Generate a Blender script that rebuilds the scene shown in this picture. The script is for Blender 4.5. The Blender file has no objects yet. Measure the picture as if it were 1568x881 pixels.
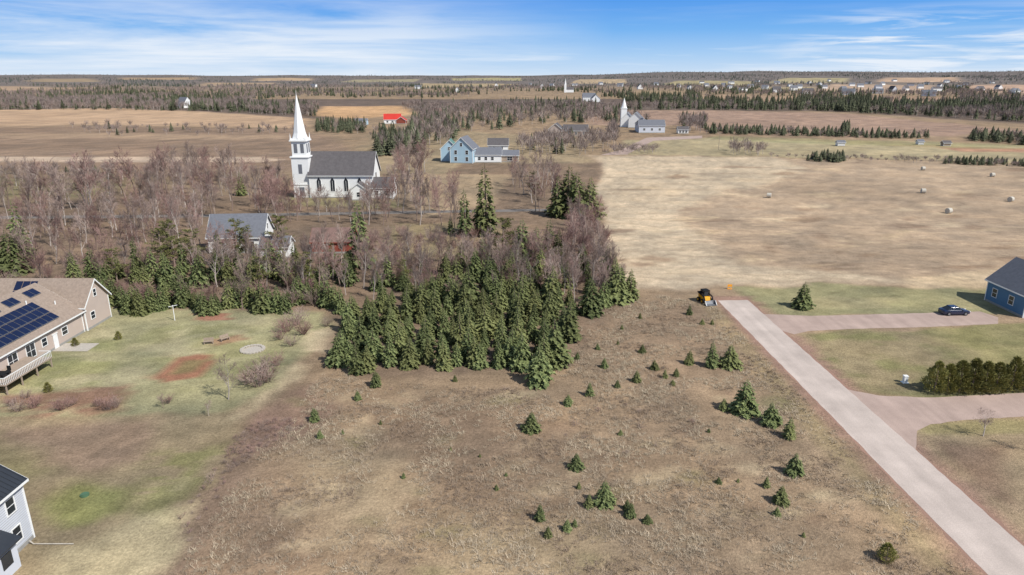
import bpy, bmesh, math, random
import numpy as np
from mathutils import Vector, Matrix
random.seed(7); rng=np.random.default_rng(7)
scene=bpy.context.scene
H=38.0; TH=math.radians(17.2); F=1045.0; CX,CY=784.0,440.5
ST,CT=math.sin(TH),math.cos(TH)
# ---------- noise ----------
TAB=rng.random((256,256))
def vn(x,y,s=0):
    x=np.asarray(x)+s*17.3; y=np.asarray(y)+s*31.7
    xi=np.floor(x).astype(np.int64); yi=np.floor(y).astype(np.int64)
    fx=x-xi; fy=y-yi; fx=fx*fx*(3-2*fx); fy=fy*fy*(3-2*fy)
    a=TAB[xi&255,yi&255]; b=TAB[(xi+1)&255,yi&255]; c=TAB[xi&255,(yi+1)&255]; d=TAB[(xi+1)&255,(yi+1)&255]
    return (a*(1-fx)+b*fx)*(1-fy)+(c*(1-fx)+d*fx)*fy
def fbm(x,y,s=0,o=4):
    r=0;a=.5;t=0
    for i in range(o):
        r=r+a*vn(x*2**i,y*2**i,s+i*3); t+=a; a*=.5
    return r/t
def sm(a,b,x):
    t=np.clip((x-a)/(b-a),0,1); return t*t*(3-2*t)
def terrain(x,y):
    x=np.asarray(x,float); y=np.asarray(y,float); d=np.hypot(x,y)
    h=sm(900,2200,d)*(fbm(x/900,y/900,2,3)-.5)*18
    h=h+sm(1500,4200,y)*sm(0,1500,x)*26+sm(1500,4500,y)*sm(-200,-2200,x)*10
    h=h+sm(3000,8500,d)*(0+125*(fbm(x/2000,y/3500,5,3)-.18)*(.62+.2*sm(-4000,5000,x)))
    return h
def P(u,v,z=0.0):
    v=max(v,112.0); d=ST*F+CT*(v-CY); f=CT*F-ST*(v-CY)
    if v>168: s=(H-z)/d; return ((u-CX)*s, f*s)
    ys=600*np.exp(np.linspace(0,math.log(20),700)); xs=ys*(u-CX)/f; ray=H-ys*d/f
    k=np.where(ray<=terrain(xs,ys))[0]; i=int(k[0]) if len(k) else 650
    return (float(xs[i]),float(ys[i]))
def HT(u,v,vt):
    x,y=P(u,v); k=(vt-CY)/F
    return H-(y*ST+k*y*CT)/(CT-k*ST)
def PP(pts): return [P(*p) for p in pts]
def inpoly(x,y,poly):
    x=np.asarray(x);y=np.asarray(y); c=np.zeros(x.shape,bool); n=len(poly)
    for i in range(n):
        x1,y1=poly[i]; x2,y2=poly[(i+1)%n]
        if y1==y2: continue
        c^=((y1>y)!=(y2>y))&(x<(x2-x1)*(y-y1)/(y2-y1)+x1)
    return c
def sdist(x,y,poly):
    m=np.full(x.shape,1e12); n=len(poly)
    for i in range(n):
        x1,y1=poly[i]; x2,y2=poly[(i+1)%n]; dx,dy=x2-x1,y2-y1
        t=np.clip(((x-x1)*dx+(y-y1)*dy)/(dx*dx+dy*dy+1e-9),0,1)
        m=np.minimum(m,(x-x1-t*dx)**2+(y-y1-t*dy)**2)
    m=np.sqrt(m); return np.where(inpoly(x,y,poly),m,-m)
def lin(c): return tuple(((k/255)/12.92 if k/255<=.04045 else ((k/255+.055)/1.055)**2.4) for k in c)
# ---------- materials ----------
def newmat(name):
    m=bpy.data.materials.new(name); m.use_nodes=True; nt=m.node_tree; return m,nt,nt.nodes['Principled BSDF']
def noise(nt,vec,scale,detail=4,rough=.6):
    n=nt.nodes.new('ShaderNodeTexNoise'); n.inputs['Scale'].default_value=scale; n.inputs['Detail'].default_value=detail; n.inputs['Roughness'].default_value=rough
    if vec is not None: nt.links.new(vec,n.inputs['Vector'])
    return n.outputs['Fac']
def mrange(nt,val,a,b,c,d):
    n=nt.nodes.new('ShaderNodeMapRange')
    for i,k in enumerate((a,b,c,d)): n.inputs[i+1].default_value=k
    nt.links.new(val,n.inputs[0]); return n.outputs[0]
def math2(nt,op,a,b):
    n=nt.nodes.new('ShaderNodeMath'); n.operation=op
    for i,k in enumerate((a,b)):
        if isinstance(k,(int,float)): n.inputs[i].default_value=k
        else: nt.links.new(k,n.inputs[i])
    return n.outputs[0]
def vscale(nt,col,fac):
    n=nt.nodes.new('ShaderNodeVectorMath'); n.operation='SCALE'
    if isinstance(col,tuple): n.inputs[0].default_value=col[:3]
    else: nt.links.new(col,n.inputs[0])
    nt.links.new(fac,n.inputs['Scale']); return n.outputs[0]
def mix(nt,fac,a,b):
    n=nt.nodes.new('ShaderNodeMix'); n.data_type='RGBA'
    for s,k in ((0,fac),(6,a),(7,b)):
        if isinstance(k,tuple): n.inputs[s].default_value=(*k[:3],1)
        elif isinstance(k,(int,float)): n.inputs[s].default_value=k
        else: nt.links.new(k,n.inputs[s])
    return n.outputs[2]
def mat(name,rgb,rough=.8,var=.12,scale=2.0,bump=0,spec=.3,metal=0,coat=0,gain=1.0,bscale=None):
    m,nt,b=newmat(name); c=tuple(k*gain for k in lin(rgb))
    g=nt.nodes.new('ShaderNodeNewGeometry')
    f=mrange(nt,noise(nt,g.outputs['Position'],scale,3),.25,.75,1-var,1+var)
    nt.links.new(vscale(nt,c,f),b.inputs['Base Color'])
    b.inputs['Roughness'].default_value=rough; b.inputs['Specular IOR Level'].default_value=spec; b.inputs['Metallic'].default_value=metal
    b.inputs['Coat Weight'].default_value=coat
    if bump:
        bp=nt.nodes.new('ShaderNodeBump'); bp.inputs['Strength'].default_value=bump; bp.inputs['Distance'].default_value=.05
        nt.links.new(noise(nt,g.outputs['Position'],bscale or scale*6,4),bp.inputs['Height']); nt.links.new(bp.outputs[0],b.inputs['Normal'])
    return m
def plain(name,rgb,rough=.9):
    m,nt,b=newmat(name); oi=nt.nodes.new('ShaderNodeObjectInfo'); nt.links.new(vscale(nt,lin(rgb),mrange(nt,oi.outputs['Random'],0,1,.8,1.2)),b.inputs['Base Color']); b.inputs['Roughness'].default_value=rough; b.inputs['Specular IOR Level'].default_value=.15; return m
def leafmat(name,dark,light,ovar=.3,rough=.75,hue=None):
    m,nt,b=newmat(name); g=nt.nodes.new('ShaderNodeNewGeometry'); oi=nt.nodes.new('ShaderNodeObjectInfo')
    c=mix(nt,g.outputs['Random Per Island'],dark,light)
    if hue: c=mix(nt,mrange(nt,math2(nt,'FRACT',math2(nt,'MULTIPLY',oi.outputs['Random'],7.31),0),.3,1,0,.7),c,hue)
    c=vscale(nt,c,mrange(nt,oi.outputs['Random'],0,1,1-ovar,1+ovar))
    nt.links.new(c,b.inputs['Base Color']); b.inputs['Roughness'].default_value=rough; b.inputs['Specular IOR Level'].default_value=.15
    return m
M={}
M['white']=mat('white_paint',(232,232,228),.6,.04)
M['glass']=mat('window_glass',(38,44,52),.12,.2,.6,spec=.6)
M['found']=mat('concrete_foundation',(150,148,142),.9,.1)
M['spruce']=leafmat('spruce_needles',(.062,.082,.032),(.185,.21,.082),.3,hue=(.165,.165,.062))
M['spruce_far']=leafmat('conifer_needles_far',(.062,.07,.042),(.118,.125,.07),.35)  # greyer than the near needles: some distance haze put into the colour
M['spruce_haze']=leafmat('conifer_needles_hazy',(.085,.10,.085),(.135,.15,.12),.25)  # aerial haze painted into the needle colour of the farthest conifers
M['pine']=leafmat('pine_needles',(.075,.08,.027),(.19,.185,.065),.25)
M['cedar']=leafmat('cedar_foliage',(.13,.13,.035),(.33,.30,.10),.2)
M['bark']=plain('tree_bark',(138,120,110)); M['barkg']=plain('grey_bark',(172,161,152))
M['twig']=leafmat('bare_twigs',(.20,.145,.12),(.38,.29,.245),.25)
M['twigr']=leafmat('red_twigs',(.19,.115,.098),(.345,.22,.19),.25)
M['twig_far']=leafmat('far_woodland_twigs',(.19,.145,.125),(.33,.26,.225),.3)  # twig tone lightened so the colour carries a little distance haze
M['twig_haze']=leafmat('hazy_woodland_twigs',(.20,.165,.15),(.31,.265,.245),.2)  # farthest bare trees, aerial haze painted into the twig colour
def tuftmat():
    m,nt,b=newmat('dry_grass_blades'); g=nt.nodes.new('ShaderNodeNewGeometry'); oi=nt.nodes.new('ShaderNodeObjectInfo')
    c=mix(nt,g.outputs['Random Per Island'],(.27,.21,.14),(.56,.465,.335))
    big=mrange(nt,noise(nt,g.outputs['Position'],.12,2),.42,.62,0,1)
    c=mix(nt,big,c,(.28,.21,.15))
    c=vscale(nt,c,mrange(nt,oi.outputs['Random'],0,1,.7,1.3))
    nt.links.new(c,b.inputs['Base Color']); b.inputs['Roughness'].default_value=.8; b.inputs['Specular IOR Level'].default_value=.1
    return m
M['tuft']=tuftmat()
# ---------- builder ----------
class B:
    def __init__(s): s.v=[]; s.f=[]; s.m=[]
    def poly(s,pts,mi=0):
        n=len(s.v); s.v+=[tuple(p) for p in pts]; s.f.append(tuple(range(n,n+len(pts)))); s.m.append(mi)
    def hexa(s,p,mi=0):
        n=len(s.v); s.v+=[tuple(q) for q in p]
        for f in ((3,2,1,0),(4,5,6,7),(0,1,5,4),(1,2,6,5),(2,3,7,6),(3,0,4,7)):
            s.f.append(tuple(n+i for i in f)); s.m.append(mi)
    def box(s,c,d,mi=0):
        x,y,z=c; a,b,e=d[0]/2,d[1]/2,d[2]/2
        s.hexa([(x-a,y-b,z-e),(x+a,y-b,z-e),(x+a,y+b,z-e),(x-a,y+b,z-e),(x-a,y-b,z+e),(x+a,y-b,z+e),(x+a,y+b,z+e),(x-a,y+b,z+e)],mi)
    def tube(s,p0,p1,r0,r1,k=3,mi=0,cap=False):
        p0=Vector(p0);p1=Vector(p1); d=(p1-p0)
        if d.length<1e-7: return
        d.normalize(); a=d.orthogonal().normalized(); b=d.cross(a); n=len(s.v)
        for p,r in ((p0,r0),(p1,r1)):
            for i in range(k):
                t=2*math.pi*i/k; s.v.append(tuple(p+a*(r*math.cos(t))+b*(r*math.sin(t))))
        for i in range(k):
            j=(i+1)%k; s.f.append((n+i,n+j,n+k+j,n+k+i)); s.m.append(mi)
        if cap:
            s.f.append(tuple(n+i for i in range(k))[::-1]); s.f.append(tuple(n+k+i for i in range(k))); s.m+=[mi,mi]
    def mesh(s,name,mats,smooth=False):
        me=bpy.data.meshes.new(name); me.from_pydata(s.v,[],s.f)
        for m in mats: me.materials.append(m)
        if len(mats)>1: me.polygons.foreach_set('material_index',s.m)
        if smooth: me.polygons.foreach_set('use_smooth',[True]*len(s.f))
        me.update(); return me
    def obj(s,name,mats,parent=None,smooth=False,bevel=0):
        if not isinstance(mats,(list,tuple)): mats=[mats]
        o=bpy.data.objects.new(name,s.mesh(name,mats,smooth)); scene.collection.objects.link(o)
        if parent: o.parent=parent
        if bevel:
            md=o.modifiers.new('bevel','BEVEL'); md.width=bevel; md.segments=2; md.limit_method='ANGLE'
        return o
def empty(name,x,y,z=0,rot=0):
    o=bpy.data.objects.new(name,None); scene.collection.objects.link(o); o.location=(x,y,z); o.rotation_euler=(0,0,rot); o.empty_display_size=.5; return o
# ---------- ground ----------
xs_=np.sinh(np.linspace(-6.3,6.3,600))*55
ys_=np.concatenate([np.linspace(-2500,-60,30)[:-1],np.linspace(-60,36,50)[:-1],np.arange(36,190,.5),190*1.0135**np.arange(0,365)])
X,Y=np.meshgrid(xs_,ys_); x=X.ravel(); y=Y.ravel(); d=np.hypot(x,y)
C=np.empty((len(x),3)); C[:]=(148,127,103)
wx=x+(fbm(x/(4+d*.03),y/(4+d*.03),1)-.5)*(1.5+d*.035); wy=y+(fbm(x/(4+d*.03),y/(4+d*.03),9)-.5)*(1.5+d*.05)
def paint(px,col,fe=1.0,st=1.0,warp=True,nz=None):
    poly=PP(px); ax=[p[0] for p in poly]; ay=[p[1] for p in poly]; mg=fe+10+max(ay)*.05
    sel=np.where((x>min(ax)-mg)&(x<max(ax)+mg)&(y>min(ay)-mg)&(y<max(ay)+mg))[0]
    if not len(sel): return
    sd=sdist((wx if warp else x)[sel],(wy if warp else y)[sel],poly)
    a=sm(-fe,fe,sd)*st
    if nz: a=a*sm(nz[1],nz[2],fbm(x[sel]/nz[0],y[sel]/nz[0],int(nz[0]*7)%50))
    C[sel]=C[sel]*(1-a[:,None])+np.array(col)*a[:,None]
far=sm(1200,4000,d)[:,None]; C[:]=C*(1-far)+np.array((114,106,100))*far  # distance haze blended into the ground colour, stronger farther out
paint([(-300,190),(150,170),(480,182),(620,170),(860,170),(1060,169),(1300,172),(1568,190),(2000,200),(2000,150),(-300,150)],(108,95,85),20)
CLEAR=[([(480,178),(500,163),(612,162),(625,176),(560,182)],(188,152,114)),([(640,134),(770,134),(790,129),(650,128)],(164,146,116)),([(690,124),(800,124),(800,120),(690,120)],(158,148,112)),([(1060,152),(1230,158),(1220,148),(1080,145)],(158,134,110)),
 ([(1250,140),(1450,145),(1440,131),(1270,130)],(172,148,126)),([(1480,141),(1800,150),(1800,131),(1490,130)],(178,150,128)),([(300,132),(420,132),(420,127),(300,127)],(160,138,114)),([(1000,131),(1150,133),(1150,125),(1030,124)],(156,144,112)),
 ([(180,123),(290,123),(290,119),(180,119)],(160,138,112)),([(520,126),(640,126),(650,122),(540,122)],(150,140,114)),([(860,128),(960,129),(960,122),(880,122)],(170,150,122)),([(1180,128),(1300,127),(1300,120),(1200,120)],(160,148,116)),([(1340,126),(1480,126),(1480,119),(1360,119)],(176,150,126)),
 ([(1150,141),(1250,143),(1250,134),(1170,134)],(158,142,112)),([(-100,140),(120,140),(160,134),(-100,133)],(164,140,116)),([(40,126),(150,126),(150,121),(60,121)],(150,132,108)),([(380,124),(470,124),(470,120),(390,120)],(172,148,120)),([(960,146),(1050,148),(1050,140),(980,139)],(150,130,104)),([(1320,154),(1460,160),(1470,150),(1340,147)],(160,134,112))]
for px,c in CLEAR: paint(px,c,8)
paint([(180,166),(330,172),(480,182),(470,197),(180,192),(-100,192),(-100,170)],(178,150,122),8)
paint([(870,170),(1080,169),(1300,174),(1568,200),(1900,215),(1900,228),(1568,205),(1330,210),(1085,205),(1060,192),(900,192)],(156,131,113),8)
paint([(-300,194),(180,194),(470,198),(560,240),(470,262),(0,262),(-300,262)],(140,119,100),6)
paint([(-300,204),(180,204),(440,208),(430,214),(-300,210)],(166,142,116),5,.6)
paint([(-300,222),(180,222),(440,226),(430,230),(-300,228)],(126,107,90),5,.6)
paint([(-300,239),(400,241),(440,245),(400,249),(-300,247)],(190,168,145),1.5,.9,False)
paint([(-300,258),(400,262),(330,330),(-300,380)],(132,114,93),6)
paint([(-300,270),(200,275),(150,300),(-300,310)],(126,119,86),5,.6)
paint([(560,205),(700,200),(910,215),(905,262),(560,270)],(150,133,107),6)
paint([(1070,212),(1568,224),(1900,232),(1900,256),(1568,250),(1180,240),(930,238),(950,215)],(164,150,119),5)
paint([(1280,214),(1568,228),(1900,236),(1900,240),(1568,233),(1280,219)],(148,129,96),3,.8)
paint([(1440,226),(1568,229),(1900,236),(1900,241),(1568,235),(1450,230)],(164,124,102),2,.8)
paint([(1100,209),(1440,217),(1568,222),(1568,226),(1300,222),(1080,214)],(146,144,104),3,.5)
paint([(905,238),(1180,241),(1568,252),(2300,268),(2600,470),(1568,430),(985,443),(925,400)],(168,147,123),2)
paint([(915,240),(1180,241),(1230,260),(1100,300),(1040,330),(1120,400),(1400,432),(1000,442),(940,440),(915,330)],(192,174,147),3,.8)
for k in range(90):
    u=random.uniform(930,1700); v=random.uniform(250,430); w_=random.uniform(6,46); h=random.uniform(1.5,6)*(v-120)/250
    paint([(u-w_,v),(u-w_*.3,v-h),(u+w_,v-h*.6),(u+w_*.8,v+h*.5),(u-w_*.2,v+h)],random.choice([(204,182,150),(144,120,97),(188,165,133),(134,112,92)]),1.2,.6)
for v in range(262,428,9):
    paint([(930,v),(2300,v+10+v*.03),(2300,v+13+v*.03),(930,v+1.6)],(146,125,102),.8,.25)
paint([(1380,425),(1568,405),(1800,400),(1800,450),(1568,440),(1400,440)],(200,178,145),1.5,.7)
# lawns right
paint([(1120,443),(1250,437),(1520,440),(1800,430),(1900,486),(1560,484),(1520,480),(1175,482),(1150,462)],(140,134,100),1)
paint([(1150,455),(1500,455),(1500,470),(1170,472)],(158,146,112),.8,.6,nz=(6,.4,.6))
paint([(1225,507),(1530,500),(1900,500),(1900,600),(1400,610),(1318,600)],(122,117,82),1)
paint([(1225,507),(1400,505),(1500,545),(1380,600),(1318,600)],(142,126,100),1.5,.8,nz=(5,.35,.55))
paint([(1400,500),(1568,500),(1700,560),(1450,560)],(138,128,94),1.5,.6,nz=(3,.4,.55))
paint([(1400,660),(1500,648),(1800,645),(2300,900),(1680,900)],(150,132,106),.8)
paint([(1440,680),(1560,690),(1568,790),(1500,740)],(124,101,85),1.5,.7)
paint([(1400,655),(1568,643),(1700,650),(1568,668),(1430,672)],(138,129,90),.7,.7)
def paintw(poly,col,fe,st=1,nz=None):
    ax=[p[0] for p in poly]; ay=[p[1] for p in poly]
    sel=np.where((x>min(ax)-5)&(x<max(ax)+5)&(y>min(ay)-5)&(y<max(ay)+5))[0]
    jx=x[sel]+(fbm(x[sel]/1.5,y[sel]/1.5,4)-.5)*2.2; a=sm(-fe,fe,sdist(jx,y[sel],poly))*st
    C[sel]=C[sel]*(1-a[:,None])+np.array(col)*a[:,None]
paintw([(35.1,117.5),(43.2,117.5),(46.2,-60),(37.8,-60)],(144,117,101),.7)
paintw([(32.4,118),(35.3,118),(38.0,-60),(35.0,-60)],(148,132,98),1.0,.6)
# left lawns
paint([(-400,640),(-100,560),(60,500),(170,472),(330,470),(500,475),(520,500),(450,560),(430,600),(320,645),(0,640)],(152,146,112),1)
paint([(-100,600),(170,490),(330,480),(420,480),(330,560),(200,600),(100,640)],(180,168,132),1.5,.8,nz=(5,.4,.58))
paint([(0,560),(120,520),(200,520),(160,600),(0,600)],(134,135,88),1.5,.55,nz=(4,.38,.58))
paint([(200,500),(420,495),(430,560),(260,610)],(136,133,92),2,.55,nz=(3,.42,.6))
paint([(-400,640),(350,642),(370,670),(300,760),(240,900),(-200,900)],(148,132,105),1)
paint([(60,770),(110,735),(200,740),(190,775),(100,800)],(128,132,78),1.2,.7)
paint([(230,690),(340,680),(330,740),(260,800),(200,790)],(138,137,88),1.5,.65,nz=(2,.35,.5))
paint([(60,850),(200,790),(310,770),(270,870),(180,900),(40,900)],(186,171,136),1.2,.85)
paint([(250,740),(330,700),(320,760),(230,830),(200,800)],(186,172,132),1,.6,nz=(1.6,.42,.58))
paint([(20,650),(230,650),(220,700),(120,720),(0,700)],(150,124,107),1.5,.6)
paint([(0,660),(60,680),(80,720),(0,760)],(132,127,86),1.5,.5)
paint([(232,583),(266,546),(332,543),(326,558),(292,583),(250,589)],(152,104,84),.45,.85)
paint([(262,572),(285,552),(312,551),(300,566),(275,576)],(130,120,84),.5,.8,False)
paint([(300,480),(350,480),(352,490),(305,492)],(156,114,94),.3,1,False)
paint([(315,522),(370,512),(378,520),(330,530)],(150,118,94),.4,.8,False)
paint([(0,604),(190,600),(195,634),(110,640),(0,636)],(136,102,86),.9,.8,nz=(2,.3,.5))
paint([(470,505),(520,500),(500,545),(460,540)],(190,172,142),.6,.8)
paint([(420,600),(445,560),(468,560),(455,590),(360,650),(330,650)],(188,170,137),.6,.85)
# main lot
paint([(300,900),(400,690),(450,640),(380,640),(360,690),(230,900)],(128,108,93),1,.7)
paint([(380,640),(480,590),(520,620),(440,690),(360,700)],(134,110,96),1.2,.7)
for poly,c,st in (([(560,630),(760,610),(860,660),(800,760),(640,740)],(130,109,90),.5),([(880,620),(1080,610),(1160,720),(1040,780),(900,720)],(132,113,92),.5),([(450,680),(620,690),(640,800),(500,830)],(170,152,123),.6),
  ([(940,480),(1090,470),(1160,560),(1000,600),(920,560)],(130,111,92),.5),([(700,800),(900,800),(1000,900),(640,900)],(168,151,120),.5),([(1100,760),(1300,720),(1440,880),(1150,890)],(136,117,95),.5),([(300,760),(420,720),(470,860),(330,900)],(142,120,100),.6)):
    paint(poly,c,4,st)
for k in range(130):
    u=random.uniform(420,1300); v=random.uniform(595,890); r_=random.uniform(6,32)
    if u>1110+(v-460)*.8: continue
    paint([(u-r_,v),(u-r_*.2,v-r_*.35),(u+r_,v-r_*.2),(u+r_*.5,v+r_*.4),(u-r_*.4,v+r_*.35)],random.choice([(182,166,134),(118,98,80),(132,126,90),(186,168,136),(112,94,80)]),.8,random.uniform(.3,.6))
paint([(905,470),(960,460),(1090,475),(1080,500),(900,520)],(140,119,97),1,.8)
# woodland floor (mid)
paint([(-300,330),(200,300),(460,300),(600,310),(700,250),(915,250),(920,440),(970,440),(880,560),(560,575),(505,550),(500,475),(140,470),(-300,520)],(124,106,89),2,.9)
paint([(600,340),(760,350),(760,395),(560,400)],(140,126,96),1.5,.8)
paint([(620,268),(780,268),(760,315),(640,335)],(162,142,115),2,.9)
paint([(430,300),(600,302),(620,318),(420,318)],(138,132,94),2,.7)
g1=fbm(x/45,y/45,31)-.5; g2=fbm(x/7,y/7,41,5)-.5; g3=fbm(x/1.8,y/1.8,51,3)-.5
C*= (1+.20*g1+.28*g2+.26*g3)[:,None]
C[:,0]+=g2*6; C[:,2]-=g2*6
C=np.clip(C,0,255)/255; CL=np.where(C<=.04045,C/12.92,((C+.055)/1.055)**2.4)*.98
Z=terrain(x,y)
me=bpy.data.meshes.new('ground'); nx,ny=len(xs_),len(ys_)
me.vertices.add(len(x)); me.vertices.foreach_set('co',np.stack([x,y,Z],1).astype(np.float32).ravel())
ii,jj=np.meshgrid(np.arange(nx-1),np.arange(ny-1)); a=(jj*nx+ii).ravel()
fc=np.stack([a,a+1,a+nx+1,a+nx],1).astype(np.int32); nf=len(fc)
me.loops.add(nf*4); me.loops.foreach_set('vertex_index',fc.ravel()); me.polygons.add(nf); me.polygons.foreach_set('loop_start',np.arange(nf,dtype=np.int32)*4)
me.update(calc_edges=True)
ca=me.color_attributes.new('Col','FLOAT_COLOR','POINT'); ca.data.foreach_set('color',np.concatenate([CL,np.ones((len(x),1))],1).astype(np.float32).ravel())
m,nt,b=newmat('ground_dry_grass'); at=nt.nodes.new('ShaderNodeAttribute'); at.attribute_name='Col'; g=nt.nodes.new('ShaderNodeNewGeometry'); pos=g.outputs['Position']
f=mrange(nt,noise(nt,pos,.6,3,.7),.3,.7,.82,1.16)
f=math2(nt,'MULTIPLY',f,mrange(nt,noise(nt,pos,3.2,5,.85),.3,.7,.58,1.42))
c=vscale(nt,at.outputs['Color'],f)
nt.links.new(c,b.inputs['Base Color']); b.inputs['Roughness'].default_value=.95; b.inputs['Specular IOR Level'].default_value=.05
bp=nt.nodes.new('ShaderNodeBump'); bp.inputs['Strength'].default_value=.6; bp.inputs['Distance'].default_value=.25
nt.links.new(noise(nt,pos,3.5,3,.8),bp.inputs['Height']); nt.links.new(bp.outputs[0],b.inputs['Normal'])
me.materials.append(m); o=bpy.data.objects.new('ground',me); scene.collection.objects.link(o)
# ---------- sheets ----------
def sheet(name,pts,z,material,jit=.1,step=1.0):
    out=[]; n=len(pts)
    for i in range(n):
        p,q=pts[i],pts[(i+1)%n]; L=math.dist(p,q); k=max(1,int(L/step)); k=min(k,160)
        for j in range(k):
            t=j/k; out.append((p[0]+(q[0]-p[0])*t+random.uniform(-jit,jit),p[1]+(q[1]-p[1])*t+random.uniform(-jit,jit),z))
    bb=B(); bb.poly(out); me=bb.mesh(name,[material])
    if me.polygons[0].normal.z<0: me.flip_normals()
    o=bpy.data.objects.new(name,me); scene.collection.objects.link(o); return o
def roadmat(name,rgb,k=1):
    m,nt,b=newmat(name); g=nt.nodes.new('ShaderNodeNewGeometry'); pos=g.outputs['Position']
    mp=nt.nodes.new('ShaderNodeMapping'); mp.inputs['Scale'].default_value=(1.1,.03,1); mp.inputs['Rotation'].default_value=(0,0,.021); nt.links.new(pos,mp.inputs['Vector'])
    f=mrange(nt,noise(nt,pos,9,4,.7),.3,.7,.84,1.14)
    f=math2(nt,'MULTIPLY',f,mrange(nt,noise(nt,mp.outputs[0],.7,2),.35,.65,.93,1.05))
    f=math2(nt,'MULTIPLY',f,mrange(nt,noise(nt,pos,.25,4),.3,.7,.86,1.12))
    nt.links.new(vscale(nt,lin(rgb),f),b.inputs['Base Color']); b.inputs['Roughness'].default_value=.9; b.inputs['Specular IOR Level'].default_value=.15
    return m
M['road']=roadmat('chip_seal_road',(189,175,164)); M['drive']=roadmat('gravel_driveway',(173,152,140)); M['shoulder']=roadmat('red_gravel_shoulder',(152,121,105)); M['asphalt']=roadmat('asphalt_road',(122,116,110))
sheet('road_shoulder',[(36.25,115.6),(42.25,115.6),(45.85,-60),(39.75,-60)],.004,M['shoulder'],.2,.5)
sheet('road',[(36.5,115),(41.9,115.2),(45.5,-60),(40.1,-60)],.012,M['road'],.06,.7)
sheet('driveway',PP([(1168,481),(1240,484),(1400,480),(1500,477),(1528,486),(1528,496),(1420,501),(1300,504),(1240,507),(1216,512),(1195,506)]),.008,M['drive'],.08)
sheet('driveway',PP([(1296,596),(1345,606),(1420,609),(1568,602),(1700,598),(1740,630),(1568,638),(1480,643),(1425,650),(1404,660),(1402,690),(1375,672)]),.008,M['drive'],.08)
sheet('farm_track',PP([(918,238),(960,237),(1000,216),(1075,212),(1075,208),(990,211),(950,230)]),.02,M['drive'],.3,6)
sheet('church_road',PP([(-300,333),(300,329),(700,322),(912,319),(912,322),(700,326),(300,333),(-300,338)]),.015,M['asphalt'],.25,3)
# ---------- tree prototypes ----------
def rv(): return Vector((random.gauss(0,1),random.gauss(0,1),random.gauss(0,1))).normalized()
def spruce(seed,R=.33,wh=28,nb=11,fluff=1.0,pw=.8,low=.02):
    random.seed(seed); b=B(); b.tube((0,0,0),(0,0,.95),.022,.003,6,1)
    lean=random.uniform(-.03,.03); lob=random.uniform(0,6.28)
    for i in range(wh):
        t=i/(wh-1); z=low+(.965-low)*t; r=R*((1-t)**pw)*random.uniform(.82,1.12)+.010
        if t<.08: r*=.85
        n=max(4,int(nb*(1-.5*t))); a0=random.random()*6.28
        for j in range(n):
            a=a0+j*6.283/n+random.uniform(-.25,.25); L=r*random.uniform(.62,1.18)*(1+.08*math.sin(2*a+lob+t*4))
            dx,dy=math.cos(a),math.sin(a); px,py=-dy,dx; up=.25+.5*t; zz=z+random.uniform(-.012,.012)
            def pt(s): return Vector((dx*L*s+lean*z,dy*L*s,zz+L*(up*s-(.42+up*.5)*s*s)))
            K=4
            for k in range(K):
                s=.25+.7*k/K; p=pt(s); q=pt(min(1,s+.24)); sl=L*(.40*(1-s*.62)+.05)*fluff*random.uniform(.7,1.25)
                for sg in (-1,1):
                    tip=p+Vector((dx*sl*.75+px*sg*sl*.75,dy*sl*.75+py*sg*sl*.75,random.uniform(-.5,.12)*sl))
                    b.poly([p,q,tip])
            p=pt(.8); e=pt(1.12); w=L*.1
            b.poly([p+Vector((px*w,py*w,0)),p-Vector((px*w,py*w,0)),e])
            p=pt(.55); b.poly([pt(.3),pt(.85),p-Vector((0,0,L*.3))])
    b.tube((0,0,.93),(0,0,1.0),.006,.001,3,0)
    return b.mesh('spruce_tree_%d'%seed,[M['spruce'],M['bark']])
def pine(seed,mt='pine'):
    random.seed(seed); b=B(); b.tube((0,0,0),(0,0,.5),.022,.014,6,1); b.tube((0,0,.5),(.01,0,.95),.014,.004,5,1)
    for i in range(36):
        t=random.random(); z=.2+.77*t; r=(.31*math.sqrt(max(.02,1-((t-.28)/.76)**2)))*random.uniform(.45,1.08)
        a=random.random()*6.283; e=Vector((math.cos(a)*r,math.sin(a)*r,z+r*.25)); b.tube((0,0,z-.03),e,.006,.002,3,1)
        for s in (1.0,.72,.45):
            c=Vector((0,0,z-.03)).lerp(e,s); cr=random.uniform(.035,.065)
            for k in range(24):
                d=rv(); d.z=abs(d.z)*.8-.15; p=c+d*cr*random.uniform(.2,1); w=rv()*.012; b.poly([p-w,p+w,p+d*random.uniform(.022,.045)])
    return b.mesh('pine_tree_%d'%seed,[M[mt],M['bark']])
def cedar(seed):
    random.seed(seed); b=B(); b.tube((0,0,0),(0,0,.8),.03,.01,5,1)
    for i in range(2200):
        t=random.random()**.9; z=.03+.95*t; r=.30*(1-t**2.0)**.7*(.88+.2*math.sin(t*17+seed)); a=random.random()*6.283
        r*=1+.16*math.sin(a*3+seed+t*5)
        rr=r*random.uniform(.66,1.1); c=Vector((math.cos(a)*rr,math.sin(a)*rr,z)); d=(Vector((math.cos(a)*.8,math.sin(a)*.8,.9))+rv()*.6).normalized(); w=d.cross(rv()).normalized()*.017
        b.poly([c-w,c+w,c+d*random.uniform(.04,.09)])
    return b.mesh('cedar_%d'%seed,[M['cedar'],M['bark']])
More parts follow.
